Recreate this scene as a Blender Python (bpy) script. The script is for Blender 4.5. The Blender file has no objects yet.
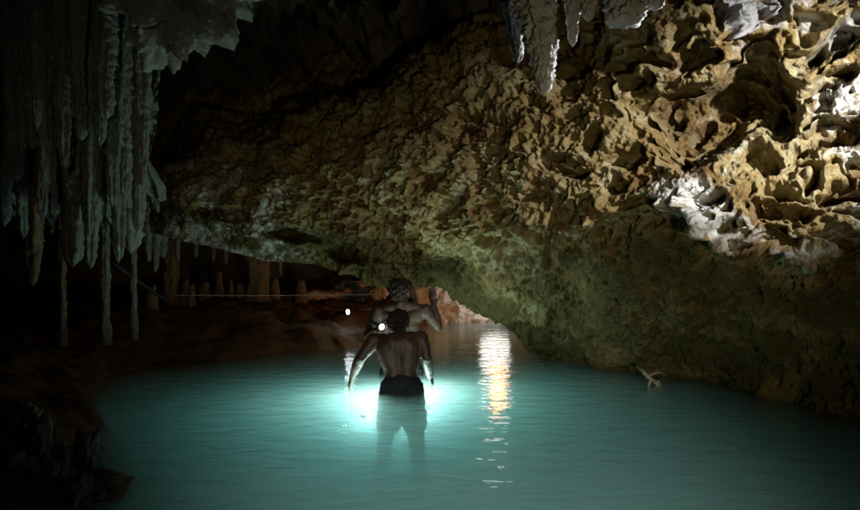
import bpy, bmesh, math, random
import numpy as np
from mathutils import Vector, Matrix

# ------------------------------------------------------------------ camera, world, light
S = bpy.context.scene
COL = S.collection
F, CX, HY, H = 675.0, 430.0, 258.0, 1.0        # focal length in photo pixels, centre column, horizon row, eye height

cam_d = bpy.data.cameras.new('camera'); cam = bpy.data.objects.new('camera', cam_d); COL.objects.link(cam)
cam.location = (0, 0, H); cam.rotation_euler = (math.radians(90), 0, 0)
cam_d.sensor_width = 36; cam_d.lens = 36 * F / 860; cam_d.shift_y = 3 / 860
cam_d.clip_start = 0.05; cam_d.clip_end = 200
S.camera = cam

world = bpy.data.worlds.new('World'); S.world = world; world.use_nodes = True
wn = world.node_tree.nodes; wl = world.node_tree.links; wn.clear()
sky = wn.new('ShaderNodeTexSky'); sky.sky_type = 'NISHITA'; sky.sun_disc = False
sky.sun_elevation = math.radians(40); sky.sun_rotation = math.radians(60)
bg = wn.new('ShaderNodeBackground'); bg.inputs['Strength'].default_value = 0.0004
wo = wn.new('ShaderNodeOutputWorld'); wl.new(sky.outputs[0], bg.inputs['Color']); wl.new(bg.outputs[0], wo.inputs['Surface'])

def lamp(name, kind, loc, watts, color, radius=0.05, target=None, spot=None, blend=0.6):
    d = bpy.data.lights.new(name, kind); d.energy = watts; d.color = color; d.shadow_soft_size = radius
    o = bpy.data.objects.new(name, d); COL.objects.link(o); o.location = loc
    if target is not None:
        o.rotation_euler = (Vector(target) - Vector(loc)).to_track_quat('-Z', 'Y').to_euler()
    if spot: d.spot_size = math.radians(spot); d.spot_blend = blend
    return o

# the cold cave light that rakes over the overhang from beyond the right edge
lamp('rake_light', 'SPOT', (2.75, 1.75, 2.30), 760, (0.97, 0.97, 1.0), 0.05, (1.98, 4.15, 1.78), 45, 0.9)
lamp('spike_light', 'SPOT', (2.0, 3.25, 2.15), 420, (0.95, 0.97, 1.0), 0.04, (0.5, 2.6, 2.0), 40, 0.6)  # separate spot added to side-light the spikes outside the rake cone
# added warm fill, low beside the camera, to bring up the rock's browns
lamp('warm_fill_light', 'SPOT', (0.75, -0.8, 0.4), 185, (1.0, 0.84, 0.50), 0.12, (0.5, 5.0, 0.72), 59, 1.0)
# added spot from above that brightens the near water
lamp('pool_fill_light', 'SPOT', (0.2, -0.3, 2.0), 400, (0.90, 1.0, 0.97), 0.1, (0.25, 3.2, 0.0), 46, 1.0)
# added dim warm fill for the dripstone curtain
lamp('curtain_fill_light', 'SPOT', (-0.9, 0.4, 1.6), 22, (1.0, 0.93, 0.76), 0.1, (-2.3, 5.2, 2.0), 34, 1.0)
# lamps of the passage behind the overhang
lamp('passage_white_light', 'POINT', (1.0, 10.4, 0.50), 11, (1.0, 0.95, 0.88), 0.24)
lamp('passage_orange_light', 'POINT', (0.92, 8.8, 0.86), 30, (1.0, 0.34, 0.05), 0.12)

S.view_settings.view_transform = 'Standard'; S.view_settings.look = 'None'
S.view_settings.exposure = 0.0; S.view_settings.gamma = 1.0
S.render.engine = 'CYCLES'
S.cycles.use_denoising = True
S.cycles.max_bounces = 8; S.cycles.diffuse_bounces = 3; S.cycles.glossy_bounces = 3
S.cycles.transparent_max_bounces = 16; S.cycles.volume_bounces = 4
S.cycles.sample_clamp_indirect = 4.0
S.cycles.caustics_reflective = False; S.cycles.caustics_refractive = False

# ------------------------------------------------------------------ helpers
def at(px, py, d):                       # photo pixel + distance along the view axis -> place
    return np.array([(px - CX) / F * d, d, H + (HY - py) / F * d])

def link(o, parent=None):
    COL.objects.link(o)
    if parent is not None: o.parent = parent
    return o

def tag(o, label=None, cat=None, group=None, kind=None):
    if label: o['label'] = label
    if cat: o['category'] = cat
    if group: o['group'] = group
    if kind: o['kind'] = kind
    return o

def mesh_np(name, V, Q, mat, smooth=True, attrs=None):
    V = np.asarray(V, np.float32); Q = np.asarray(Q, np.int32)
    n = Q.shape[1]
    m = bpy.data.meshes.new(name)
    m.vertices.add(len(V)); m.vertices.foreach_set('co', V.ravel())
    m.loops.add(Q.size); m.loops.foreach_set('vertex_index', Q.ravel())
    m.polygons.add(len(Q)); m.polygons.foreach_set('loop_start', np.arange(0, Q.size, n, dtype=np.int32))
    m.polygons.foreach_set('loop_total', np.full(len(Q), n, np.int32))
    m.polygons.foreach_set('use_smooth', np.full(len(Q), smooth, bool))
    m.update(calc_edges=True); m.validate()
    for k, v in (attrs or {}).items():
        a = m.attributes.new(k, 'FLOAT', 'POINT'); a.data.foreach_set('value', np.asarray(v, np.float32).ravel())
    if mat: m.materials.append(mat)
    return m

def grid_faces(nv, nu, wrap=False):
    i = np.arange(nv * nu).reshape(nv, nu)
    if wrap: i = np.concatenate([i, i[:, :1]], 1)
    a, b, c, d = i[:-1, :-1], i[:-1, 1:], i[1:, 1:], i[1:, :-1]
    return np.stack([a.ravel(), b.ravel(), c.ravel(), d.ravel()], 1)

def sstep(a, b, x):
    t = np.clip((x - a) / (b - a), 0, 1); return t * t * (3 - 2 * t)

def hsh(ix, iy, iz, seed):
    with np.errstate(over='ignore'):
        h = (ix.astype(np.uint32) * np.uint32(374761393) + iy.astype(np.uint32) * np.uint32(668265263)
             + iz.astype(np.uint32) * np.uint32(2147483647) + np.uint32(seed) * np.uint32(1274126177))
        h = (h ^ (h >> np.uint32(13))) * np.uint32(1103515245)
        h = (h ^ (h >> np.uint32(15))) * np.uint32(2246822519)
        return h ^ (h >> np.uint32(16))

GR = np.array([[1,1,0],[-1,1,0],[1,-1,0],[-1,-1,0],[1,0,1],[-1,0,1],[1,0,-1],[-1,0,-1],
               [0,1,1],[0,-1,1],[0,1,-1],[0,-1,-1],[1,1,0],[-1,1,0],[0,-1,1],[0,-1,-1]], np.float32)

def perlin(P, seed=0):
    P = np.asarray(P, np.float32); I = np.floor(P).astype(np.int64); f = P - I
    u = f * f * f * (f * (f * 6 - 15) + 10)
    out = np.zeros(P.shape[:-1], np.float32)
    for dx in (0, 1):
        wx = u[..., 0] if dx else 1 - u[..., 0]
        for dy in (0, 1):
            wy = u[..., 1] if dy else 1 - u[..., 1]
            for dz in (0, 1):
                wz = u[..., 2] if dz else 1 - u[..., 2]
                g = GR[hsh(I[..., 0] + dx, I[..., 1] + dy, I[..., 2] + dz, seed) & np.uint32(15)]
                out += wx * wy * wz * (g[..., 0] * (f[..., 0] - dx) + g[..., 1] * (f[..., 1] - dy) + g[..., 2] * (f[..., 2] - dz))
    return out

def fbm(P, octv=4, seed=0, gain=0.5, billow=False):
    P = np.asarray(P, np.float32); s = 0; a = 1.0
    for k in range(octv):
        n = perlin(P * 2.03 ** k + 11.3 * k, seed + k)
        s = s + a * (np.abs(n) * 2 - 0.5 if billow else n); a *= gain
    return s

def worley(P, seed=0):
    P = np.asarray(P, np.float32); I = np.floor(P).astype(np.int64); f = P - I
    F1 = np.full(P.shape[:-1], 9, np.float32); F2 = F1.copy(); R = np.zeros_like(F1)
    for dx in (-1, 0, 1):
        for dy in (-1, 0, 1):
            for dz in (-1, 0, 1):
                h = hsh(I[..., 0] + dx, I[..., 1] + dy, I[..., 2] + dz, seed)
                jx = (h & np.uint32(1023)).astype(np.float32) / 1023
                jy = ((h >> np.uint32(10)) & np.uint32(1023)).astype(np.float32) / 1023
                jz = ((h >> np.uint32(20)) & np.uint32(1023)).astype(np.float32) / 1023
                d = np.sqrt((dx + jx - f[..., 0]) ** 2 + (dy + jy - f[..., 1]) ** 2 + (dz + jz - f[..., 2]) ** 2)
                near = d < F1
                F2 = np.where(near, F1, np.minimum(F2, d)); R = np.where(near, jx * 0.5 + jy * 0.5, R); F1 = np.where(near, d, F1)
    return F1, F2, R

def grid_normals(P):
    du = np.gradient(P, axis=1); dv = np.gradient(P, axis=0)
    n = np.cross(du, dv); n /= np.linalg.norm(n, axis=-1, keepdims=True) + 1e-9
    return n

# ------------------------------------------------------------------ materials
def nodes(name):
    m = bpy.data.materials.new(name); m.use_nodes = True
    t = m.node_tree; t.nodes.clear()
    return m, t.nodes, t.links

def ramp(n, stops):
    r = n.new('ShaderNodeValToRGB'); e = r.color_ramp.elements
    while len(e) < len(stops): e.new(0.5)
    for el, (p, c) in zip(e, stops): el.position = p; el.color = (*c, 1)
    return r

def noise(n, l, co, scale, detail=6, rough=0.6, dist=0.0):
    t = n.new('ShaderNodeTexNoise'); t.inputs['Scale'].default_value = scale; t.inputs['Detail'].default_value = detail
    t.inputs['Roughness'].default_value = rough; t.inputs['Distortion'].default_value = dist
    l.new(co, t.inputs['Vector']); return t

def mixc(n, l, fac, a, b):
    m = n.new('ShaderNodeMix'); m.data_type = 'RGBA'
    for s, v in ((m.inputs[0], fac), (m.inputs[6], a), (m.inputs[7], b)):
        if isinstance(v, (int, float)): s.default_value = v
        elif isinstance(v, tuple): s.default_value = (*v, 1)
        else: l.new(v, s)
    return m.outputs[2]

def mth(n, l, op, a, b=None, clamp=False):
    m = n.new('ShaderNodeMath'); m.operation = op; m.use_clamp = clamp
    for s, v in zip(m.inputs, (a, b)):
        if v is None: continue
        if isinstance(v, (int, float)): s.default_value = v
        else: l.new(v, s)
    return m.outputs[0]

def rock_material(name, stops, patch=None, patch_amount=0.5, scale=1.0, bump=0.5, rough=0.85, attrs=False, wet=0.25):
    m, n, l = nodes(name)
    co = n.new('ShaderNodeTexCoord').outputs['Object']
    n1 = noise(n, l, co, 1.6 * scale, 8, 0.68, 0.4); n2 = noise(n, l, co, 9 * scale, 6, 0.7); n3 = noise(n, l, co, 55 * scale, 4, 0.7)
    v = mth(n, l, 'ADD', mth(n, l, 'MULTIPLY', n1.outputs[0], 0.62), mth(n, l, 'MULTIPLY', n2.outputs[0], 0.38))
    r = ramp(n, stops); l.new(v, r.inputs[0]); c = r.outputs[0]
    if patch:
        n4 = noise(n, l, co, 3.1 * scale, 7, 0.72, 0.6)
        rr = ramp(n, [(0.52, (0, 0, 0)), (0.62, (1, 1, 1))]); l.new(n4.outputs[0], rr.inputs[0])
        c = mixc(n, l, mth(n, l, 'MULTIPLY', rr.outputs[0], patch_amount), c, patch)
    if attrs:
        for an, colr, cut in (('olive_tint', (0.085, 0.066, 0.02), 0.25), ('calcite', (0.62, 0.60, 0.54), 0.35)):
            a = n.new('ShaderNodeAttribute'); a.attribute_name = an
            k = mth(n, l, 'ADD', a.outputs['Fac'], mth(n, l, 'MULTIPLY', mth(n, l, 'SUBTRACT', n2.outputs[0], 0.5), 1.6))
            rr = ramp(n, [(cut, (0, 0, 0)), (cut + 0.35, (1, 1, 1))]); l.new(k, rr.inputs[0])
            k2 = mth(n, l, 'MULTIPLY', rr.outputs[0], mth(n, l, 'MULTIPLY', a.outputs['Fac'], 1.6, True), True)
            c = mixc(n, l, k2, c, colr)
    sp = ramp(n, [(0.3, (0.62, 0.62, 0.62)), (0.7, (1.25, 1.25, 1.25))]); l.new(n3.outputs[0], sp.inputs[0])
    mm = n.new('ShaderNodeMix'); mm.data_type = 'RGBA'; mm.blend_type = 'MULTIPLY'; mm.inputs[0].default_value = 0.8
    l.new(c, mm.inputs[6]); l.new(sp.outputs[0], mm.inputs[7]); c = mm.outputs[2]
    b = n.new('ShaderNodeBsdfPrincipled'); l.new(c, b.inputs['Base Color'])
    b.inputs['Roughness'].default_value = rough; b.inputs['Specular IOR Level'].default_value = wet
    n5 = noise(n, l, co, 24 * scale, 5, 0.75)
    h = mth(n, l, 'ADD', mth(n, l, 'MULTIPLY', n3.outputs[0], 0.35), mth(n, l, 'ADD', n2.outputs[0], mth(n, l, 'MULTIPLY', n5.outputs[0], 0.6)))
    bp = n.new('ShaderNodeBump'); bp.inputs['Strength'].default_value = bump; bp.inputs['Distance'].default_value = 0.02 / scale
    l.new(h, bp.inputs['Height']); l.new(bp.outputs[0], b.inputs['Normal'])
    o = n.new('ShaderNodeOutputMaterial'); l.new(b.outputs[0], o.inputs['Surface'])
    return m

M = {}
M['ceiling'] = rock_material('overhang_limestone', [(0.34, (0.06, 0.034, 0.013)), (0.44, (0.15, 0.088, 0.030)), (0.52, (0.25, 0.175, 0.062)), (0.62, (0.40, 0.34, 0.19))],
                             (0.34, 0.30, 0.17), 0.45, attrs=True, bump=1.0)
M['drip'] = rock_material('grey_dripstone', [(0.3, (0.10, 0.10, 0.075)), (0.5, (0.21, 0.21, 0.17)), (0.7, (0.36, 0.36, 0.30))], (0.17, 0.12, 0.06), 0.5, scale=2.2, bump=0.9)
M['white_drip'] = rock_material('white_dripstone', [(0.3, (0.20, 0.19, 0.18)), (0.7, (0.44, 0.43, 0.42))], scale=4, bump=0.5)
M['ochre_drip'] = rock_material('ochre_dripstone', [(0.3, (0.12, 0.065, 0.03)), (0.5, (0.21, 0.13, 0.065)), (0.7, (0.33, 0.25, 0.16))], scale=2, bump=0.6)
M['wall'] = rock_material('dark_cave_rock', [(0.3, (0.06, 0.05, 0.04)), (0.5, (0.12, 0.10, 0.075)), (0.7, (0.2, 0.17, 0.13))], scale=1.0)
M['grey_rock'] = rock_material('grey_limestone', [(0.3, (0.16, 0.15, 0.12)), (0.5, (0.28, 0.26, 0.22)), (0.7, (0.40, 0.38, 0.33))], scale=1.6, bump=0.8)
M['pale_rock'] = rock_material('pale_limestone', [(0.3, (0.42, 0.36, 0.28)), (0.5, (0.58, 0.53, 0.46)), (0.7, (0.72, 0.69, 0.64))], scale=2)
M['floor'] = rock_material('brown_mud', [(0.3, (0.07, 0.035, 0.015)), (0.5, (0.12, 0.066, 0.03)), (0.7, (0.17, 0.10, 0.05))], (0.11, 0.08, 0.035), 0.5, scale=1.0, rough=0.7, wet=0.35)

def plain(name, colr, rough=0.6, emit=None, strength=0.0, spec=0.4, var=0.25, sc=12):
    m, n, l = nodes(name)
    b = n.new('ShaderNodeBsdfPrincipled'); o = n.new('ShaderNodeOutputMaterial'); l.new(b.outputs[0], o.inputs['Surface'])
    co = n.new('ShaderNodeTexCoord').outputs['Object']; t = noise(n, l, co, sc, 5)
    lo = tuple(x * (1 - var) for x in colr); hi = tuple(min(1, x * (1 + var)) for x in colr)
    r = ramp(n, [(0.35, lo), (0.65, hi)]); l.new(t.outputs[0], r.inputs[0]); l.new(r.outputs[0], b.inputs['Base Color'])
    b.inputs['Roughness'].default_value = rough; b.inputs['Specular IOR Level'].default_value = spec
    if emit: b.inputs['Emission Color'].default_value = (*emit, 1); b.inputs['Emission Strength'].default_value = strength
    return m
M['skin'] = plain('wet_skin', (0.042, 0.019, 0.009), 0.55, sc=6)
M['hair'] = plain('dark_hair', (0.02, 0.014, 0.01), 0.95, spec=0.1, sc=60)
M['trunks'] = plain('dark_swim_trunks', (0.01, 0.011, 0.013), 0.8, spec=.2, sc=20)
M['black_plastic'] = plain('black_plastic', (0.025, 0.025, 0.028), 0.35)
M['lens'] = plain('lit_torch_lens', (0.9, 0.95, 1.0), 0.2, (0.88, 0.96, 1.0), 30)
M['rope'] = plain('white_cord', (0.75, 0.75, 0.7), 0.7)
M['cable'] = plain('black_cable', (0.02, 0.018, 0.016), 0.6)
M['root'] = plain('pale_root', (0.45, 0.34, 0.22), 0.8)

def water_material():
    m, n, l = nodes('turquoise_water')
    co = n.new('ShaderNodeTexCoord').outputs['Object']
    mp = n.new('ShaderNodeMapping'); mp.inputs['Scale'].default_value = (1.0, 1.9, 1.0); l.new(co, mp.inputs['Vector'])
    w1 = noise(n, l, mp.outputs[0], 4.0, 3, 0.5, 0.5); w2 = noise(n, l, mp.outputs[0], 14.0, 2, 0.5)
    h = mth(n, l, 'ADD', w1.outputs[0], mth(n, l, 'MULTIPLY', w2.outputs[0], 0.14))
    bp = n.new('ShaderNodeBump'); bp.inputs['Strength'].default_value = 0.40; bp.inputs['Distance'].default_value = 0.03; l.new(h, bp.inputs['Height'])
    fr = n.new('ShaderNodeLayerWeight'); fr.inputs['Blend'].default_value = 0.5; l.new(bp.outputs[0], fr.inputs['Normal'])
    refl = mth(n, l, 'ADD', mth(n, l, 'MULTIPLY', mth(n, l, 'POWER', fr.outputs['Facing'], 5.0), 0.98), 0.02, True)
    g = n.new('ShaderNodeBsdfGlossy'); g.inputs['Roughness'].default_value = 0.10; l.new(bp.outputs[0], g.inputs['Normal'])
    tr = n.new('ShaderNodeBsdfTransparent'); tr.inputs['Color'].default_value = (0.97, 1, 1, 1)
    mx = n.new('ShaderNodeMixShader'); l.new(refl, mx.inputs[0]); l.new(tr.outputs[0], mx.inputs[1]); l.new(g.outputs[0], mx.inputs[2])
    sc = n.new('ShaderNodeVolumeScatter'); sc.inputs['Color'].default_value = (0.80, 0.95, 0.90, 1); sc.inputs['Density'].default_value = 1.9; sc.inputs['Anisotropy'].default_value = 0.2
    ab = n.new('ShaderNodeVolumeAbsorption'); ab.inputs['Color'].default_value = (0.10, 0.84, 0.80, 1); ab.inputs['Density'].default_value = 0.82
    ad = n.new('ShaderNodeAddShader'); l.new(sc.outputs[0], ad.inputs[0]); l.new(ab.outputs[0], ad.inputs[1])
    o = n.new('ShaderNodeOutputMaterial'); l.new(mx.outputs[0], o.inputs['Surface']); l.new(ad.outputs[0], o.inputs['Volume'])
    return m
M['water'] = water_material()

# ------------------------------------------------------------------ the overhanging rock
def build_overhang():
    NU, NV, NB = 1080, 600, 70
    px = np.linspace(-90, 1060, NU)
    ex = [-90, 60, 140, 200, 290, 340, 380, 430, 470, 515, 545, 560, 600, 640, 700, 760, 800, 860, 1060]
    ey = [214, 218, 230, 246, 263, 274, 283, 291, 313, 335, 362, 388, 396, 402, 410, 425, 438, 455, 520]
    e = np.interp(px, ex, ey); k = np.hanning(25); k /= k.sum()
    e = np.convolve(np.pad(e, 12, 'edge'), k, 'valid')
    top = -170.0
    v = np.linspace(0, 1, NV)[:, None]
    PX = np.repeat(px[None], NV, 0); PY = top + (e[None] - top) * v
    ctl = [(-90,214,7.2),(60,215,7.0),(140,230,6.9),(200,246,6.8),(290,263,6.6),(380,283,6.4),(430,291,6.25),(470,313,6.3),(515,335,6.4),
           (560,358,6.7),(600,366,6.25),(640,373,5.87),(700,380,5.53),(760,395,4.93),(800,408,4.5),(860,425,4.04),(1060,490,2.95),
           (1060,520,2.9),(860,455,4.0),(700,410,5.45),(600,396,6.2),
           (500,232,5.3),(570,218,4.9),(640,210,4.55),(700,240,4.2),(780,268,3.95),(860,245,3.75),(1060,240,3.05),
           (640,290,4.9),(780,330,4.25),(540,300,5.8),
           (860,0,3.85),(860,120,3.8),(1060,0,3.15),(1060,-170,3.15),(860,-170,3.85),(715,115,4.28),(600,100,4.75),(600,0,4.8),(600,-170,5.0),
           (480,100,5.5),(430,200,5.8),(300,200,6.4),(300,130,6.7),(200,190,6.7),(430,60,6.1),(370,60,7.2),(250,90,7.8),(150,130,7.6),
           (500,20,6.3),(430,-20,7.4),(300,-60,9),(100,0,8.6),(-90,-170,9.5),(250,-170,9.5),(450,-170,8),(-90,100,8)]
    C = np.array(ctl, float); X = C[:, :2] / 400.0
    def tps(r2): return np.where(r2 > 1e-12, r2 * np.log(r2 + 1e-12), 0)
    K = tps(((X[:, None] - X[None]) ** 2).sum(-1)) + np.eye(len(X)) * 2e-3
    A = np.block([[K, np.c_[np.ones(len(X)), X]], [np.c_[np.ones(len(X)), X].T, np.zeros((3, 3))]])
    w = np.linalg.solve(A, np.r_[C[:, 2], 0, 0, 0])
    Q = np.stack([PX, PY], -1) / 400.0
    D = w[-3] + w[-2] * Q[..., 0] + w[-1] * Q[..., 1]
    for i in range(len(X)):
        D += w[i] * tps(((Q - X[i]) ** 2).sum(-1))
    D0 = D.copy()
    # the ragged ledge across the face
    Qn = np.stack([PX / 60, PY / 60, np.zeros_like(PX)], -1)
    wob = fbm(Qn, 4, 5) ; wob2 = fbm(Qn + 31, 4, 9); wa = fbm(Qn, 2, 5); wb = fbm(Qn + 31, 2, 9)
    lipx = [380, 440, 500, 570, 600, 640, 680, 720, 760, 790, 830, 860, 960, 1060]
    lipy = [232, 234, 236, 226, 214, 208, 218, 240, 262, 272, 258, 246, 236, 230]
    lip = np.interp(PX, lipx, lipy) + wob * 16
    amt = np.interp(PX, [380, 470, 600, 700, 860, 1060], [0, 0.10, 0.22, 0.34, 0.34, 0.34])
    dl = lip - PY
    D -= amt * np.where(dl > 0, np.exp(-np.maximum(dl, 0) / 85), 1 - sstep(0, 16, -dl))
    # the hollow above the overhang's upper brow
    br = np.interp(PX, [-90, 130, 160, 210, 260, 330, 400, 430, 470, 520, 560, 1060], [165, 165, 160, 148, 130, 112, 80, 50, 32, -10, -60, -200]) + wob * 22
    D += 1.7 * sstep(0, 34, br - PY)
    # a smaller fold line low on the left part
    f2 = np.interp(PX, [160, 210, 260, 320, 380, 440], [205, 222, 236, 246, 258, 268]) + wob2 * 10
    dl2 = f2 - PY; a2 = np.interp(PX, [130, 190, 360, 460], [0, 0.16, 0.14, 0])
    D -= a2 * np.where(dl2 > 0, np.exp(-np.maximum(dl2, 0) / 30), 1 - sstep(0, 10, -dl2))
    # hollows in the face: centre, half width, half height, tilt, depth
    WX = PX + wa * 26; WY = PY + wb * 20
    for (cx, cy, rx, ry, ang, dep) in [(705,122,72,36,-8,.42),(765,100,42,34,20,.34),(842,40,40,14,-22,.24),(800,52,34,15,-10,.20),(835,130,26,15,-15,.2),
                                       (785,132,26,17,5,.18),(825,82,30,15,-25,.18),(755,60,26,14,30,.18),(700,200,30,16,0,.15),(620,190,22,12,0,.12),
                                       (238,205,22,11,8,.24),(205,214,12,7,0,.15),(290,238,30,9,8,.30),(345,250,34,11,12,.34),(262,176,12,8,0,.14),(560,165,26,12,0,.12),(590,135,20,12,0,.12),
                                       (728,232,24,12,0,.10),(745,248,14,8,0,.08),(770,215,14,9,0,.1),(560,245,34,9,-6,.2),(190,158,16,10,0,.14),(500,150,20,10,0,.12),
                                       (700,385,45,9,4,.35),(860,160,22,12,-20,.15),(850,200,20,9,-20,.12),(655,60,20,14,0,.1),(640,95,16,12,0,.1)]:
        a = math.radians(ang); dx = WX - cx; dy = WY - cy
        r = np.sqrt(((dx * math.cos(a) + dy * math.sin(a)) / rx) ** 2 + ((-dx * math.sin(a) + dy * math.cos(a)) / ry) ** 2)
        D += dep * (1 - sstep(0.35, 1.15, r))
    P = np.stack([(PX - CX) / F * D, D, H + (HY - PY) / F * D], -1)
    # the underside behind the lower edge: back and up, or down into the water
    s = np.linspace(0, 1, NB + 1)[1:, None, None] ** 1.4
    hov = 1 - sstep(530, 575, px)
    back = np.stack([np.zeros(NU), 0.6 + 2.4 * hov, -0.9 + 1.9 * hov], -1)[None]
    P = np.concatenate([P, P[-1:] + back * s], 0)
    PXa = np.concatenate([PX, np.repeat(PX[-1:], NB, 0)], 0); PYa = np.concatenate([PY, np.repeat(PY[-1:], NB, 0) + 40 * s[..., 0]], 0)
    lipa = np.concatenate([lip, np.repeat(lip[-1:], NB, 0)], 0)
    P0 = np.stack([(PX - CX) / F * D0, D0, H + (HY - PY) / F * D0], -1)      # relief grows along the normals of the smooth face
    N = grid_normals(P0); N = np.concatenate([N, np.repeat(N[-1:], NB, 0)], 0)
    N *= 1 if (N * (np.array([0, 0, H]) - P)).sum(-1).mean() > 0 else -1
    N[NV:] = N[NV:] * (1 - s) + np.array([0, -0.3, -1.0]) * s
    N /= np.linalg.norm(N, axis=-1, keepdims=True)
    # relief
    right = sstep(540, 700, PXa + 0.35 * (lipa - PYa)) * sstep(-14, 26, lipa - PYa)
    mid = sstep(250, 560, PXa) * (1 - right)
    low = sstep(0, 40, PYa - lipa)
    edge = np.concatenate([np.repeat(e[None], NV, 0), np.repeat(e[None], NB, 0)], 0)
    soft = np.exp(-((PYa - edge) / 24) ** 2) * (1 - sstep(250, 340, PXa))      # the smooth pale underside far left
    wv = np.stack([fbm(P * 4.5, 3, 20), fbm(P * 4.5 + 7, 3, 21), fbm(P * 4.5 + 17, 3, 22)], -1)
    def pits(size, warp, seed, edge0, edge1, keep):
        f1, f2, r = worley((P + wv * warp) / np.array(size), seed)
        th = 0.75 + 0.5 * r                                                   # holes of different widths
        return sstep(edge0, edge1, f1 / th) * sstep(0.07, 0.26, f2 - f1) * sstep(keep, keep + 0.12, (r * 7.13) % 1.0) * (0.6 + 0.6 * ((r * 3.7) % 1.0))
    pA = pits((0.29, 0.29, 0.20), 0.10, 3, 0.66, 0.48, 0.06)
    pB = pits((0.125, 0.125, 0.095), 0.08, 8, 0.60, 0.40, 0.30)
    pC = pits((0.055, 0.055, 0.05), 0.04, 12, 0.60, 0.30, 0.45)
    left = 1 - right - mid
    disp = fbm(P * 1.1, 3, 30) * (0.16 - 0.07 * right)
    disp -= (0.20 * right + 0.08 * mid * (1 - low)) * pA
    disp -= (0.05 * right + 0.055 * mid + 0.05 * left) * pB * (1 - 0.35 * low) * (1 - soft)
    disp -= (0.025 * right + 0.04 * mid + 0.04 * left) * pC * (1 - soft)
    disp += fbm(P * 3.2, 5, 40, 0.6) * (0.03 + 0.045 * (1 - right)) * (1 - 0.6 * soft)
    disp += fbm(P * 15, 3, 50, 0.65) * (0.022 - 0.010 * right) * (1 - 0.6 * soft)
    disp += fbm(P * 40, 3, 55, 0.7) * 0.012 * (1 - 0.4 * right) * (1 - 0.5 * soft)
    P = P + N * disp[..., None]
    # mineral colours: white calcite crusts, lit ledge partly painted pale, olive-brown tint low over the water
    q = fbm(P * 2.2, 4, 60)
    calc = np.exp(-((lipa - PYa - 20) / 30) ** 2) * sstep(610, 670, PXa) * (0.8 + 0.5 * q)  # pale band above the ledge: calcite plus its lit look put into colour
    calc = np.maximum(calc, (0.35 * sstep(560, 700, PXa) + 0.3 * sstep(700, 860, PXa)) * sstep(-10, 30, lipa - PYa) * sstep(-0.25, 0.3, q))
    calc = np.maximum(calc, 0.5 * (1 - sstep(250, 400, PXa)) * sstep(130, 165, PYa) * sstep(-0.2, 0.3, q + 0.1))
    olive_tint = np.clip(np.maximum(low * sstep(400, 560, PXa) * 0.55, np.exp(-((PYa - np.concatenate([np.repeat(e[None], NV, 0), np.repeat(e[None], NB, 0)], 0)) / 46) ** 2)) + 0.35 * q, 0, 1)
    nv = P.shape[0]
    m = mesh_np('cave_overhang', P.reshape(-1, 3), grid_faces(nv, NU), M['ceiling'], True, {'calcite': np.clip(calc, 0, 1), 'olive_tint': olive_tint})
    return tag(link(bpy.data.objects.new('cave_overhang', m)), kind='structure')
build_overhang()

# ------------------------------------------------------------------ the cave floor: mud bank, shore and pool bed in one sheet
SH = np.array([(-1.05, 0.5), (-1.25, 2.4), (-1.75, 3.6), (-2.55, 5.0), (-2.75, 5.8), (-2.2, 6.5), (-1.5, 7.15), (-0.8, 7.6), (-0.35, 8.6), (-0.1, 10.0), (0.25, 10.6), (1.2, 10.9), (4.0, 11.2)])
def shore_dist(X, Y):                    # signed distance inland from the shoreline
    best = np.full(X.shape, 1e9); sign = np.ones(X.shape)
    for (a, b) in zip(SH[:-1], SH[1:]):
        d = b - a; L2 = (d ** 2).sum(); t = np.clip(((X - a[0]) * d[0] + (Y - a[1]) * d[1]) / L2, 0, 1)
        qx = X - a[0] - t * d[0]; qy = Y - a[1] - t * d[1]; dd = np.hypot(qx, qy)
        cr = d[0] * (Y - a[1]) - d[1] * (X - a[0])
        upd = dd < best; best = np.where(upd, dd, best); sign = np.where(upd, np.sign(cr), sign)
    return best * sign
def floor_z(X, Y):
    d = shore_dist(X, Y)
    z = np.where(d > 0, 0.42 * (1 - np.exp(-np.maximum(d, 0) / 0.75)) + 0.03 * np.maximum(d, 0), -1.05 * (1 - np.exp(np.minimum(d, 0) / 0.7)))
    return z
def build_floor():
    x = np.linspace(-8, 6, 420); y = np.linspace(-1.5, 15, 480)
    X, Y = np.meshgrid(x, y); P = np.stack([X, Y, np.zeros_like(X)], -1)
    Z = floor_z(X, Y) + fbm(P * 0.9, 3, 70) * 0.10 + fbm(P * 4, 4, 71) * 0.05 + fbm(P * 11, 2, 72, 0.6, True) * 0.018
    P[..., 2] = Z
    m = mesh_np('cave_floor', P.reshape(-1, 3), grid_faces(*X.shape), M['floor'])
    tag(link(bpy.data.objects.new('cave_floor', m)), kind='structure')
build_floor()

# ------------------------------------------------------------------ water
bm = bmesh.new(); bmesh.ops.create_cube(bm, size=1.0)
for vv in bm.verts: vv.co = Vector((vv.co.x * 13 - 1, vv.co.y * 15.4 + 6.8, (vv.co.z - 0.5) * 1.5))
me = bpy.data.meshes.new('water'); bm.to_mesh(me); bm.free(); me.materials.append(M['water'])
tag(link(bpy.data.objects.new('water', me)), kind='structure')

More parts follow.
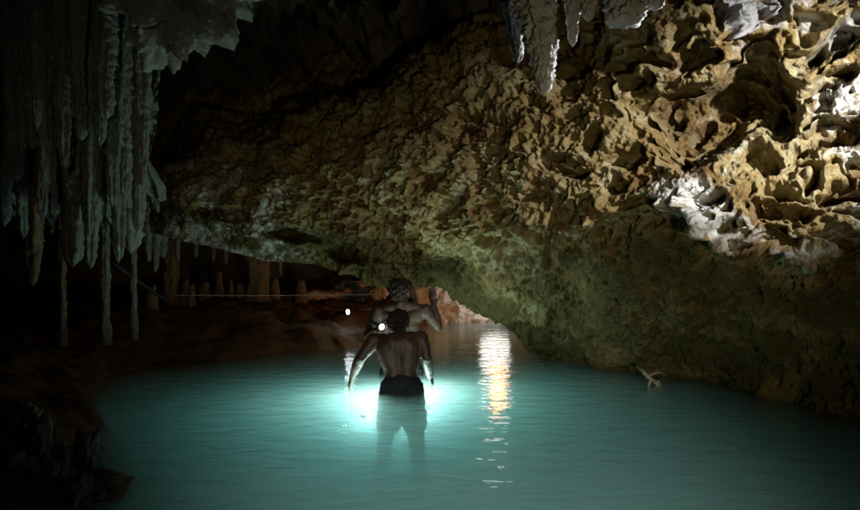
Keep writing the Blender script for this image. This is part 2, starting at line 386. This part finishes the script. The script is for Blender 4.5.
# ------------------------------------------------------------------ outer cave wall and roof
def build_shell():
    nu, nv = 300, 110
    a = np.linspace(math.radians(-8), math.radians(188), nu); v = np.linspace(0, 1, nv)
    A, V = np.meshgrid(a, v)
    r = 1.0 - 0.72 * sstep(0.55, 1.0, V)
    X = -1.2 + np.cos(A) * 7.0 * r; Y = 4.5 + np.sin(A) * 9.0 * r; Z = -0.6 + 4.2 * np.sin(V * math.pi / 2) ** 0.8
    P = np.stack([X, Y, Z], -1)
    N = grid_normals(P); c = np.array([-1.2, 4.5, 1.0])
    N *= np.sign((N * (c - P)).sum(-1, keepdims=True))
    S3 = P * np.array([1, 1, 0.28])
    P = P + N * (fbm(P * 0.7, 3, 80) * 0.6 + fbm(S3 * 2.6, 4, 81, 0.55, True) * 0.28)[..., None]
    m = mesh_np('cave_wall', P.reshape(-1, 3), grid_faces(nv, nu), M['wall'])
    tag(link(bpy.data.objects.new('cave_wall', m)), kind='structure')
build_shell()

def build_curtain_wall():                # fluted flowstone the left dripstones hang from
    px = np.linspace(-120, 146, 300); z = np.linspace(3.4, 1.42, 200)
    U, Z = np.meshgrid(px, z)
    D = 5.9 + 0.5 * np.sin(U / 60) * 0.3
    X = (U - CX) / F * D; Y = D + 0.18 * (Z - 1.2)
    P = np.stack([X, Y, Z], -1)
    S3 = P * np.array([1, 1, 0.12])
    f = fbm(S3 * 4.2, 4, 90, 0.55, True)
    ragged = fbm(np.stack([U / 16, np.zeros_like(U), np.zeros_like(U)], -1), 3, 92) * 0.3 + np.interp(U, [-120, 30, 100, 150, 172], [0.05, 0.0, -0.1, 0.25, 0.35])
    P[..., 2] += ragged * sstep(2.6, 1.42, Z)
    P[..., 1] -= f * 0.22 + fbm(P * 9, 3, 91) * 0.03
    P[..., 1] += 0.5 * sstep(1.8, 1.42, Z) 
    m = mesh_np('dripstone_wall', P.reshape(-1, 3), grid_faces(*U.shape), M['drip'])
    tag(link(bpy.data.objects.new('dripstone_wall', m)), kind='structure')
build_curtain_wall()

# ------------------------------------------------------------------ dripstones
def dripstone(name, p0, p1, r0, r1, mat, seed, rows=70, sides=28, flute=0.18, lumps=0.15, power=0.8, bulge=0.0, grain=0.02, rb=None):
    """tapering, fluted, lumpy body from p0 (thick end) to p1 (tip); origin at p0"""
    p0 = np.array(p0, float); p1 = np.array(p1, float); ax = p1 - p0; L = np.linalg.norm(ax); w = ax / L
    ref = np.array([0, 1, 0]) if abs(w[1]) < .9 else np.array([1, 0, 0]); u = np.cross(w, ref); u /= np.linalg.norm(u); q = np.cross(w, u)
    grain = min(grain, r0 * .28)
    t = np.linspace(0, 1, rows)[:, None]; a = np.linspace(0, 2 * math.pi, sides, endpoint=False)[None]
    r = r1 + (r0 - r1) * (1 - t) ** power
    if rb: r = r + (rb - r1) * t ** 6                    # flared foot of a column
    else: r = r * np.sqrt(np.clip((1.0 - t) / 0.03, 0.02, 1))
    r = r * (1 + bulge * np.sin(t * 5 * math.pi + seed))
    sw = np.array([perlin(np.array([[x * 2.2, seed * 3.7, k * 9.1] for x in t[:, 0]]), 5) for k in (0, 1)]) * r0 * 0.35 * t[:, 0] * (1 if not rb else 0.3)
    ca, sa = np.cos(a) + 0 * t, np.sin(a) + 0 * t
    Pn = np.stack([ca * 1.0 + 0 * t, sa * 1.0 + 0 * t, t * L * 0.5 + 0 * a], -1) * 1.6 + seed * 13.1
    Pl = np.stack([ca * r0, sa * r0, (t * L + 0 * a) * 0.35], -1) / max(r0, 0.05) * 0.9 + seed * 7.7
    k = 1 + flute * 2 * fbm(Pn, 3, seed) + lumps * 2 * fbm(Pl, 3, seed + 3) 
    g = fbm(np.stack([ca * r0, sa * r0, t * L + 0 * a], -1) * 34 + seed, 3, seed + 8, 0.7) * grain
    R = np.maximum(r * k, 0.003) + g * np.clip(r / r0 * 1.5, 0, 1)
    P = p0 + t[..., None] * ax + (sw[0][:, None, None] * u + sw[1][:, None, None] * q) + R[..., None] * (ca[..., None] * u + sa[..., None] * q)
    V = np.concatenate([P.reshape(-1, 3), [P[0].mean(0), P[-1].mean(0) + (0 if rb else 0.4) * r1 * w]]) - p0
    Qd = grid_faces(rows, sides, True)
    n = rows * sides; i = np.arange(sides); j = (i + 1) % sides
    caps = np.concatenate([np.stack([np.full(sides, n), j, i, i], 1), np.stack([np.full(sides, n + 1), (rows - 1) * sides + i, (rows - 1) * sides + j, (rows - 1) * sides + j], 1)])
    m = bpy.data.meshes.new(name)
    m.from_pydata(V.tolist(), [], Qd.tolist() + [list(c[:3]) for c in caps.tolist()])
    m.polygons.foreach_set('use_smooth', np.ones(len(m.polygons), bool)); m.materials.append(mat)
    o = bpy.data.objects.new(name, m); o.location = p0
    return link(o)

rng = random.Random(7)
# the grey curtain: column, top row, tip row, width in photo pixels, distance
curtain = [(-8,-70,205,20,5.2),(5,-70,226,18,5.3),(15,-70,182,18,5.0),(23,-70,238,17,5.5),(46,-70,196,16,5.1),
           (55,-70,216,18,5.5),(72,-70,266,28,5.2),(84,-70,236,20,5.4),(92,-70,268,17,5.0),(100,-70,228,22,5.5),(118,-70,262,17,5.3),
           (112,-70,206,16,5.0),(122,-70,198,15,5.1),(129,-70,252,26,5.5),(137,-70,232,15,5.2),(142,-70,186,12,5.0),(64,-70,170,18,4.9),(34,-70,150,20,4.9),(80,-70,140,15,4.8),(104,-70,120,16,4.8)]
curtain += [(rng.uniform(-15, 146), -70, rng.uniform(110, 235), rng.uniform(7, 13), rng.uniform(4.75, 5.5)) for _ in range(26)]
for i, (x, y0, y1, wd, d) in enumerate(curtain):
    lean = rng.uniform(-4, 4)
    o = dripstone('stalactite', at(x + lean, y0, d), at(x, y1, d), wd / F * d * 0.72, wd / F * d * 0.22, M['drip'], 100 + i, rows=110, sides=30, flute=0.34, lumps=0.16, power=0.62, bulge=0.03, grain=0.030)
    size = 'thick grey fluted' if wd >= 20 else 'slender grey' if wd >= 14 else 'thread-thin grey'
    reach = 'ending high up' if y1 < 160 else 'ending halfway down' if y1 < 215 else 'reaching low over the mud bank'
    tag(o, '%s stalactite %s in the dripstone curtain' % (size, reach), 'stalactite', 'grey dripstone curtain over the mud bank')
o = dripstone('stalactite', at(33, 40, 5.6), at(33, 286, 5.6), .11, .03, M['ochre_drip'], 140, rows=110, flute=.3, power=.4); tag(o, 'orange-brown broad stalactite, the only ochre one in the grey curtain', 'stalactite')

# columns and stalagmites on the bank
for x, y0, y1, wd, d, mt, lab in [(62,180,306,7,5.9,'ochre_drip','thin ochre column standing on the bank left of the grey tapering column'),
                                  (105.5,160,291,7,6.3,'drip','thin grey dripstone column reaching the bank beside the black pole'),
                                  (172,222,302,12,8.2,'ochre_drip','orange-tan column on the bank where the white cord is tied'),
                                  (258,246,300,20,8.6,'ochre_drip','broad tan column under the overhang, behind the white cord'),
                                  (134,170,272,5,6.6,'drip','very thin grey column behind the curtain by the black pole')]:
    p1 = at(x, y1, d); p1[2] = min(p1[2], float(floor_z(np.array(p1[0]), np.array(p1[1])))) - 0.05
    o = dripstone('dripstone_column', at(x, y0, d), p1, wd / F * d * .62, wd / F * d * .38, M[mt], int(x) + 200, rows=80, flute=.22, lumps=.22, power=1.0, rb=wd / F * d * .75)
    tag(o, lab, 'column')
for i, (x, y0, d, wd, hh) in enumerate([(186,278,8.4,7,24),(192,284,8.2,6,18),(220,272,9.0,5,22),(231,280,8.8,4,14),(152,285,7.6,9,20),(205,282,8.8,8,16),(240,284,8.7,9,13),(275,278,8.9,7,16),(300,280,9.2,8,14)]):
    tip = at(x, y0, d); base = tip.copy(); base[2] = float(floor_z(np.array(base[0]), np.array(base[1]))) - 0.05
    o = dripstone('stalagmite', base, tip, wd / F * d * .8, wd / F * d * .3, M['ochre_drip'], 260 + i, rows=40, sides=18, power=.7)
    tag(o, 'small pale stalagmite standing at the back of the mud bank', 'stalagmite', 'stalagmites at the back of the bank')
for i, (x, y1, d, wd) in enumerate([(148,262,7.0,9),(156,272,7.2,8),(164,258,7.4,9),(178,262,8.0,7),(196,258,8.4,7),(214,262,8.8,6),(226,264,8.8,6),(280,276,8.8,6)]):
    top = at(x, y1, d); top[2] = 1.9
    o = dripstone('stalactite', top, at(x, y1, d), wd / F * d * .7, wd / F * d * .15, M['drip'], 300 + i, rows=60, sides=18, power=.5)
    tag(o, 'small dim stalactite in the black hollow behind the overhang', 'stalactite', 'dim stalactites in the back hollow')

# the white-sided spikes above the pitted face
for i, (x0, y0, x1, y1, w0, w1, d, lab) in enumerate([
        (527,-110,546,96,56,12,2.6,'longest dark spike with a white side, over the pitted face'),
        (566,-110,573,46,30,7,2.6,'narrow pointed spike next to the longest one, white along one side'),
        (592,-110,591,22,34,10,2.6,'short blunt white spike between the narrow one and the stump'),
        (630,-110,624,28,52,34,2.6,'broad flat-ended white stump hanging beside the pale drapery'),
        (662,-110,656,10,34,14,2.6,'small white nub hanging right against the broad stump'),
        (505,-110,517,62,34,9,2.9,'dark spike in shadow behind the longest white-sided one')]):
    o = dripstone('stalactite', at(x0, y0, d), at(x1, y1, d), w0 / F * d * .6, w1 / F * d * .42, M['white_drip'], 400 + i, rows=150, sides=60, flute=.10, lumps=.10, power=.85, grain=.045)
    tag(o, lab, 'stalactite')

def boulder(name, c, size, mat, seed, n=48, rough=.25, parent=None, pits=0.0, rot=0.0):
    th = np.linspace(0, math.pi, n)[:, None]; ph = np.linspace(0, 2 * math.pi, n * 2, endpoint=False)[None]
    D = np.stack([np.cos(th) + 0 * ph, np.sin(th) * np.cos(ph), np.sin(th) * np.sin(ph)], -1)
    sup = np.abs(D) ** 0.75 * np.sign(D)
    k = 1 + rough * 1.4 * fbm(D * 1.3 + seed * 3.3, 3, seed) + rough * .22 * fbm(D * 4 + seed, 4, seed + 2, .55) + rough * .16 * fbm(D * 9 + seed, 3, seed + 5, .6, True) + rough * .06 * fbm(D * 16 + seed, 2, seed + 4)
    if pits:
        g1, g2, rr = worley(D * 3.2 + seed, seed + 6); k = k - pits * sstep(.05, .5, g2 - g1) * rr
    P = sup * k[..., None] * np.array(size)
    cr, sr = math.cos(rot), math.sin(rot)
    P = np.stack([P[..., 0] * cr - P[..., 2] * sr, P[..., 1], P[..., 0] * sr + P[..., 2] * cr], -1)
    m = mesh_np(name, P.reshape(-1, 3), grid_faces(n, n * 2, True), mat)
    o = bpy.data.objects.new(name, m); o.location = c
    return link(o, parent)

# pale drapery fold
def drapery():
    t = np.linspace(0, 1, 120)[None]; s = np.linspace(0, 1, 60)[:, None]
    d = 3.92
    bx = np.interp(t, [0, .15, .4, .7, 1], [728, 740, 762, 790, 815]); by = np.interp(t, [0, .12, .3, .55, .8, 1], [46, 36, 22, 12, 6, -8])
    ty = -70
    PXg = bx + 7 * np.sin(t * 22 + s * 4) + (s - 1) * 8 + 14 * fbm(np.stack([t * 6 + 0 * s, s * 5 + 0 * t, 0 * s * t], -1), 3, 71); PYg = ty + (by - ty) * s
    Dg = d + .07 * np.sin(t * 19 + 1.5 * s) + .10 * s + 0.03 * np.sin(s * 30 + 6 * np.sin(t * 9))
    front = np.stack([(PXg - CX) / F * Dg, Dg + 0 * PXg, H + (HY - PYg) / F * Dg], -1)
    rear = front + np.array([0.01, .16, .02])
    front = front + (fbm(front * 7, 5, 77, .6) * .11)[..., None] * np.array([0, -1, 0])
    P = np.concatenate([front, rear[::-1]], 0)
    m = mesh_np('flowstone_drapery', (P - P[0, 0]).reshape(-1, 3), grid_faces(*P.shape[:2]), M['white_drip'])
    o = link(bpy.data.objects.new('flowstone_drapery', m)); o.location = P[0, 0]
    tag(o, 'folded white flowstone drapery above the large dark hollow', 'flowstone')
drapery()

# hanging boulder high over the curtain
o = boulder('hanging_rock', at(168, -10, 4.4), (.31, .26, .40), M['grey_rock'], 11, 120, .42, rot=-.2); tag(o, 'grey knobbly rock hanging from the roof beside the curtain', 'rock')
o = boulder('hanging_rock', at(214, -20, 4.6), (.30, .22, .21), M['grey_rock'], 15, 70, .35); tag(o, 'flatter grey rock ledge adjoining the knobbly hanging rock', 'rock')

# shore rocks, low left
for i, (x, y, d, sz, lab) in enumerate([(22,428,3.3,(.11,.10,.10),'rounded olive-grey rock at the water beside the dark shore'),
                                        (38,465,2.95,(.09,.09,.15),'taller upright olive rock below the rounded one'),
                                        (88,450,3.0,(.045,.05,.09),'slim grey stone standing alone in the shallow water'),
                                        (72,502,2.7,(.06,.06,.09),'small grey stone low on the dark shore'),
                                        (10,480,2.8,(.13,.12,.12),'dark rock behind the upright olive one'),
                                        (100,486,2.85,(.11,.10,.04),'low dark flat rock awash beside the slim stone')]):
    o = boulder('shore_rock', at(x, y, d), sz, M['grey_rock'], 20 + i, 36, .4); tag(o, lab, 'rock')

# pale rocks of the lit shore behind the overhang
k = 0
for x, y, d, sx, sz in [(352,292,10.4,.22,.14),(366,289,10.2,.16,.13),(378,293,10.0,.12,.10),(344,296,10.3,.16,.08),(330,296,10.2,.2,.09),(312,296,10.0,.2,.08),
                        (425,300,10.6,.26,.22),(438,305,10.7,.2,.22),(448,314,10.6,.22,.2),(462,318,10.8,.22,.18),(476,322,10.9,.25,.14),(492,322,11.0,.25,.16),(508,326,11.0,.22,.12),(436,322,10.3,.16,.10)]:
    o = boulder('limestone_boulder', at(x, y, d), (sx, sx, sz), M['pale_rock'], 50 + k, 30, .35); k += 1
    tag(o, 'pale limestone boulder on the bank at the end of the white cord' if x < 400 else 'bright limestone boulder on the lit far shore under the overhang', 'boulder',
        'pale boulders by the cord' if x < 400 else 'bright boulders of the far shore')

# ------------------------------------------------------------------ cord, cables, root
def tube(name, pts, rad, mat, parent=None, sides=8):
    pts = [Vector(p) for p in pts]; o0 = pts[0].copy(); V = []; Fc = []
    rad = rad if isinstance(rad, (list, tuple)) else [rad] * len(pts)
    for i, p in enumerate(pts):
        t = (pts[min(i + 1, len(pts) - 1)] - pts[max(i - 1, 0)]).normalized()
        u = t.orthogonal().normalized() if i == 0 else (u - t * u.dot(t)).normalized()
        w = t.cross(u)
        for s in range(sides):
            a = 2 * math.pi * s / sides; V.append(p - o0 + (u * math.cos(a) + w * math.sin(a)) * rad[i])
    for i in range(len(pts) - 1):
        for s in range(sides):
            s2 = (s + 1) % sides; Fc.append((i * sides + s, i * sides + s2, (i + 1) * sides + s2, (i + 1) * sides + s))
    Fc.append(tuple(range(sides))[::-1]); Fc.append(tuple((len(pts) - 1) * sides + s for s in range(sides)))
    m = bpy.data.meshes.new(name); m.from_pydata([tuple(v) for v in V], [], Fc); m.materials.append(mat)
    m.polygons.foreach_set('use_smooth', np.ones(len(m.polygons), bool))
    o = bpy.data.objects.new(name, m); o.location = o0
    return link(o, parent)

def sag(a, b, n, drop):
    a, b = np.array(a), np.array(b)
    return [tuple(a + (b - a) * t - np.array([0, 0, drop * 4 * t * (1 - t)])) for t in np.linspace(0, 1, n)]
o = tube('guide_cord', sag(at(173, 295, 8.1), at(388, 294, 8.9), 24, .012), .0042, M['rope']); tag(o, 'thin taut white cord strung across the mud bank', 'cord')
o = tube('leaning_pole', sag(at(112, 262, 6.4), at(170, 303, 7.0), 12, .01), [.022] * 6 + [.018] * 6, M['cable']); tag(o, 'dark pole leaning down across the bank beside the columns', 'pole')
o = tube('black_cable', [tuple(at(x, y, d)) for x, y, d in [(316,303,8.8),(328,305,8.7),(340,308,8.6),(352,309,8.5),(366,309.5,8.3),(374,309,8.2),(377,300,8.2)]], .008, M['cable']); tag(o, 'black cable drooping behind the wading people near the small lamp', 'cable')

root = link(bpy.data.objects.new('hanging_root', None)); root.location = at(640, 368, 5.35)
tag(root, 'pale forked root hanging from the rock edge to the water', 'root')
def rtube(name, pix, r0, r1, d=5.3):
    pts = [tuple(at(x, y, d + dd)) for x, y, dd in pix]
    o = tube(name, pts, list(np.linspace(r0, r1, len(pts))), M['root']); o.parent = root; o.matrix_parent_inverse = Matrix.Translation(-root.location); return o
rtube('stem', [(638,366,.3),(643,371,.1),(647,376,0),(651,379,0),(655,382,0)], .018, .013)
rtube('fork', [(651,379,0),(649,385,0),(648,391,0)], .011, .005)
rtube('fork', [(655,382,0),(659,386,0),(662,389,0),(663,393,.02)], .013, .005)
rtube('fork', [(655,382,0),(659,381,-.02),(661,386,-.03)], .009, .004)
rtube('fork', [(647,376,0),(656,373,.03),(666,372,.1)], .010, .006)

# ------------------------------------------------------------------ torches
def torch(loc, aim, label, group=None, watts=0, color=(.85, .97, 1), size=1.0, rad=.03):
    r = link(bpy.data.objects.new('torch', None)); r.location = loc
    r.rotation_euler = Vector(aim).to_track_quat('Z', 'Y').to_euler()
    def lathe(name, prof, mat, par):
        bm = bmesh.new(); n = 20; rings = []
        for z, rad in prof: rings.append([bm.verts.new((rad * size * math.cos(2 * math.pi * k / n), rad * size * math.sin(2 * math.pi * k / n), z * size)) for k in range(n)])
        for a, b in zip(rings[:-1], rings[1:]):
            for k in range(n): bm.faces.new((a[k], a[(k + 1) % n], b[(k + 1) % n], b[k])).smooth = True
        bm.faces.new(rings[0][::-1]); bm.faces.new(rings[-1])
        m = bpy.data.meshes.new(name); bm.to_mesh(m); bm.free(); m.materials.append(mat)
        return link(bpy.data.objects.new(name, m), par)
    lathe('body', [(-.16, .012), (-.155, .017), (-.05, .017), (-.045, .018), (-.02, .026), (.0, .028)], M['black_plastic'], r)
    lathe('bezel', [(.0005, .026), (.0015, .029), (.012, .029), (.0125, .024)], M['black_plastic'], r)
    lathe('lens', [(.0128, .0235), (.016, .018), (.018, .006)], M['lens'], r)
    tag(r, label, 'torch', group)
    if watts:
        L = lamp('torch_light', 'POINT', (0, 0, .05 + rad), watts, color, rad); L.parent = r
    return r

uw = []
for (x, y, d, wts) in [(364, 417, 5.0, 36), (404, 414, 5.2, 46), (428, 408, 5.3, 24)]:
    uw.append(torch(tuple(at(x, y, d)), (0.1, .95, -.3), 'lit torch glowing under the turquoise water around the wading legs', 'torches under the water', wts, (.80, 1.0, .93), rad=.10, size=.6))
torch(tuple(at(347, 312, 8.2)), (0.8, -.6, .15), 'small lit torch lying on the mud bank below the cord', watts=.6, size=1.2)

# ------------------------------------------------------------------ people
def capsule(bm, a, b, ra, rb, flat=1.0, fdir=(0, 1, 0), n=14):
    """closed tapered capsule; flat < 1 squeezes it along fdir"""
    a, b = Vector(a), Vector(b); w = (b - a); L = w.length; w = w.normalized() if L > 1e-6 else Vector((0, 0, 1))
    fd = Vector(fdir); fd = (fd - w * fd.dot(w)); fd = fd.normalized() if fd.length > 1e-4 else w.orthogonal().normalized(); u = w.cross(fd)
    rings = []
    prof = [(-math.cos(t) * ra, math.sin(t) * ra) for t in np.linspace(0.12, math.pi / 2, 5)] + [(L + math.sin(t) * rb, math.cos(t) * rb) for t in np.linspace(0, math.pi / 2 - .12, 5)]
    for z, r in prof:
        rings.append([bm.verts.new(a + w * z + u * (r * math.cos(2 * math.pi * k / n)) + fd * (r * flat * math.sin(2 * math.pi * k / n))) for k in range(n)])
    for p, q in zip(rings[:-1], rings[1:]):
        for k in range(n): bm.faces.new((p[k], p[(k + 1) % n], q[(k + 1) % n], q[k]))
    bm.faces.new(rings[0][::-1]); bm.faces.new(rings[-1])

def fuse(name, bm, mat, voxel, parent, smooth=4, origin=(0, 0, 0), rough=0.0, freq=20.0):
    bmesh.ops.recalc_face_normals(bm, faces=bm.faces)
    bmesh.ops.translate(bm, verts=bm.verts, vec=-Vector(origin))
    m = bpy.data.meshes.new(name); bm.to_mesh(m); bm.free()
    o = bpy.data.objects.new(name, m); COL.objects.link(o)
    r = o.modifiers.new('r', 'REMESH'); r.mode = 'VOXEL'; r.voxel_size = voxel
    s = o.modifiers.new('s', 'SMOOTH'); s.iterations = smooth; s.factor = .5
    dg = bpy.context.evaluated_depsgraph_get(); nm = bpy.data.meshes.new_from_object(o.evaluated_get(dg))
    o.modifiers.clear(); o.data = nm; nm.name = name
    nm.polygons.foreach_set('use_smooth', np.ones(len(nm.polygons), bool))
    if rough:
        co = np.empty(len(nm.vertices) * 3, np.float32); nm.vertices.foreach_get('co', co); co = co.reshape(-1, 3)
        no = np.empty(len(nm.vertices) * 3, np.float32); nm.vertex_normals.foreach_get('vector', no); no = no.reshape(-1, 3)
        co = co + no * (fbm(co * freq, 3, 33) * rough)[:, None]; nm.vertices.foreach_set('co', co.ravel()); nm.update()
    nm.materials.clear(); nm.materials.append(mat); o.parent = parent
    return o

def hand(bm, wrist, tip_dir, palm_n, side, curl):
    """palm, four unequal fingers with two bends and a thumb leaving the side of the palm"""
    w = Vector(wrist); d = Vector(tip_dir).normalized(); n = Vector(palm_n); n = (n - d * n.dot(d)).normalized(); s = d.cross(n) * side
    capsule(bm, w, w + d * .075, .026, .036, .45, n)
    for k, (off, ln) in enumerate([(.030, .068), (.011, .078), (-.009, .072), (-.028, .056)]):
        p = w + d * .088 + s * off; q = d.copy()
        for j in range(3):
            ang = curl * (.5 + .4 * j); q2 = (d * math.cos(ang) + n * math.sin(ang)).normalized()
            e = p + q2 * ln * (.45, .32, .25)[j]; capsule(bm, p, e, .0095 - .001 * j, .0085 - .001 * j, n=8); p = e
    p = w + d * .02 + s * .024; e = p + (d * .6 + s * .75 + n * .2).normalized() * .04; capsule(bm, p, e, .013, .011, n=8)
    capsule(bm, e, e + (d * .85 + s * .25 + n * .4).normalized() * .03, .0105, .009, n=8)

def person(root_loc, J, label, hair=True):
    r = link(bpy.data.objects.new('person', None)); r.location = root_loc; tag(r, label, 'person')
    O = Vector(root_loc); V = {k: Vector(v) for k, v in J.items() if not isinstance(v, float)}
    bm = bmesh.new(); c = lambda *a, **k: capsule(bm, *a, **k)
    hL, hR = V['hipL'], V['hipR']; pel = (hL + hR) / 2; ch = V['chest']; nk = V['neck']; sL, sR = V['shL'], V['shR']
    ab = pel.lerp(ch, .45)
    c(hL + Vector((.01, 0, .03)), hR + Vector((-.01, 0, .03)), .088, .088, .85)
    for s, h in ((-1, hL), (1, hR)):
        c(h + Vector((0, 0, .03)), ab + Vector((s * .042, 0, 0)), .08, .076, .85)
        c(ab + Vector((s * .042, 0, 0)), ch + Vector((s * .075, 0, .02)), .076, .10, .85)
    for s, sh in ((-1, sL), (1, sR)):
        c(ch + Vector((s * .06, 0, .05)), sh + Vector((-s * .035, 0, -.02)), .10, .062, .85)
        c(nk + Vector((0, 0, -.02)), sh + Vector((-s * .04, 0, .0)), .058, .05, .8)
    c(ch + Vector((0, 0, .05)), nk, .09, .056)
    c(nk, V['head'] - Vector((0, 0, .03)), .055, .052)
    hd = V['head']; f = Vector(J['face']).normalized(); side = f.cross(Vector((0, 0, 1))).normalized(); up = side.cross(f)
    c(hd - f * .018 + up * .025, hd + f * .02 + up * .035, .083, .078, 1.0)
    c(hd + f * .03 - up * .01, hd + f * .045 - up * .07, .062, .042, .9)
    c(hd + f * .088 + up * .012, hd + f * .108 - up * .022, .010, .014, n=8)
    c(hd + f * .074 - up * .058 - side * .015, hd + f * .074 - up * .058 + side * .015, .014, .014, n=8)
    for s in (-1, 1): c(hd + side * s * .080 + up * .02, hd + side * s * .085 - up * .03, .016, .010, .5, side)
    for L in 'LR':
        sh, el, wr = V['sh' + L], V['el' + L], V['wr' + L]
        c(sh, sh.lerp(el, .55), .058, .048); c(sh.lerp(el, .5), el, .048, .038)
        c(el, el.lerp(wr, .35), .038, .041); c(el.lerp(wr, .35), wr, .041, .026)
        hand(bm, wr, J['hdir' + L], J['hpalm' + L], -1 if L == 'L' else 1, J.get('curl' + L, .5))
        hp, kn, an = V['hip' + L], V['kn' + L], V['an' + L]
        c(hp, hp.lerp(kn, .5), .092, .074); c(hp.lerp(kn, .5), kn, .074, .054)
        c(kn, kn.lerp(an, .35), .054, .056); c(kn.lerp(an, .35), an, .056, .036)
        c(an + Vector((0, -.03, -.045)), an + Vector((0, .13, -.055)), .036, .030, .8, (0, 0, 1))
    fuse('body', bm, M['skin'], .0075, r, 3, root_loc, .006, 14.0)
    bm = bmesh.new()
    capsule(bm, hL + Vector((.01, 0, .05)), hR + Vector((-.01, 0, .05)), .098, .098, .88)
    for L in 'LR': capsule(bm, V['hip' + L] + Vector((0, 0, .02)), V['hip' + L].lerp(V['kn' + L], .52), .102, .092)
    fuse('swim_trunks', bm, M['trunks'], .010, r, 3, root_loc, .014, 16.0)
    bm = bmesh.new()
    capsule(bm, hd - f * .024 + up * .04, hd + f * .012 + up * .05, .088, .080)
    capsule(bm, hd - f * .035 - up * .01, hd - f * .03 + up * .04, .074, .082)
    fuse('hair', bm, M['hair'], .006, r, 2, root_loc, .022, 34.0)
    return r

def bank(x, y): return float(floor_z(np.array(x), np.array(y)))
# the nearer wader: back to us, stooped, arms hanging away from the sides
d1 = 5.04
p1 = dict(hipL=at(393, 393, d1), hipR=at(411, 393, d1), chest=at(399, 352, d1 + .05), neck=at(398, 336, d1 + .16), head=at(398, 326, d1 + .28),
          shL=at(374, 340, d1 + .08), shR=at(421, 338, d1 + .08), elL=at(360, 359, d1 + .02), elR=at(427, 358, d1 + .02),
          wrL=at(352, 377, d1 + .16), wrR=at(430, 376, d1 + .2), knL=np.array([-.35, d1 + .05, -.45]), knR=np.array([-.09, d1 + .02, -.46]),
          anL=np.array([-.38, d1 - .08, -.93]), anR=np.array([-.05, d1 - .05, -.93]), face=(.05, 1, -.45),
          hdirL=(-.25, .5, -.7), hdirR=(.2, .6, -.6), hpalmL=(.9, .1, 0), hpalmR=(-.9, .1, 0))
person((-.2, d1, -1.02), p1, 'stooping bare-backed person wading hip-deep with arms hanging at the sides')
# the taller one behind: one arm up against the rock, the other holding a torch
d2 = 5.85
p2 = dict(hipL=at(391, 375, d2), hipR=at(412, 375, d2), chest=at(400, 327, d2), neck=at(401, 304, d2), head=at(401, 292.5, d2 + .03),
          shL=at(378, 311, d2), shR=at(425, 310, d2), elL=at(368, 336, d2 - .05), elR=at(438, 327, d2 - .02),
          wrL=at(377, 330, d2 - .28), wrR=at(433.5, 305, d2 + .04), knL=np.array([-.37, d2 - .03, -.42]), knR=np.array([-.13, d2 - .03, -.42]),
          anL=np.array([-.40, d2 - .08, -.9]), anR=np.array([-.1, d2 - .08, -.9]), face=(.5, .9, -.1),
          hdirL=(.35, -.8, .15), hdirR=(-.1, .25, 1), hpalmL=(.8, .3, 0), hpalmR=(-.2, -1, .1), curlL=1.1, curlR=.25)
person((-.25, d2, -1.0), p2, 'taller person behind the stooping wader, one arm raised to the low rock')
torch(tuple(at(381, 326.5, d2 - .42)), (.55, -.8, -.15), 'bright lit torch held at chest height by the taller person', watts=.5, size=1.0)
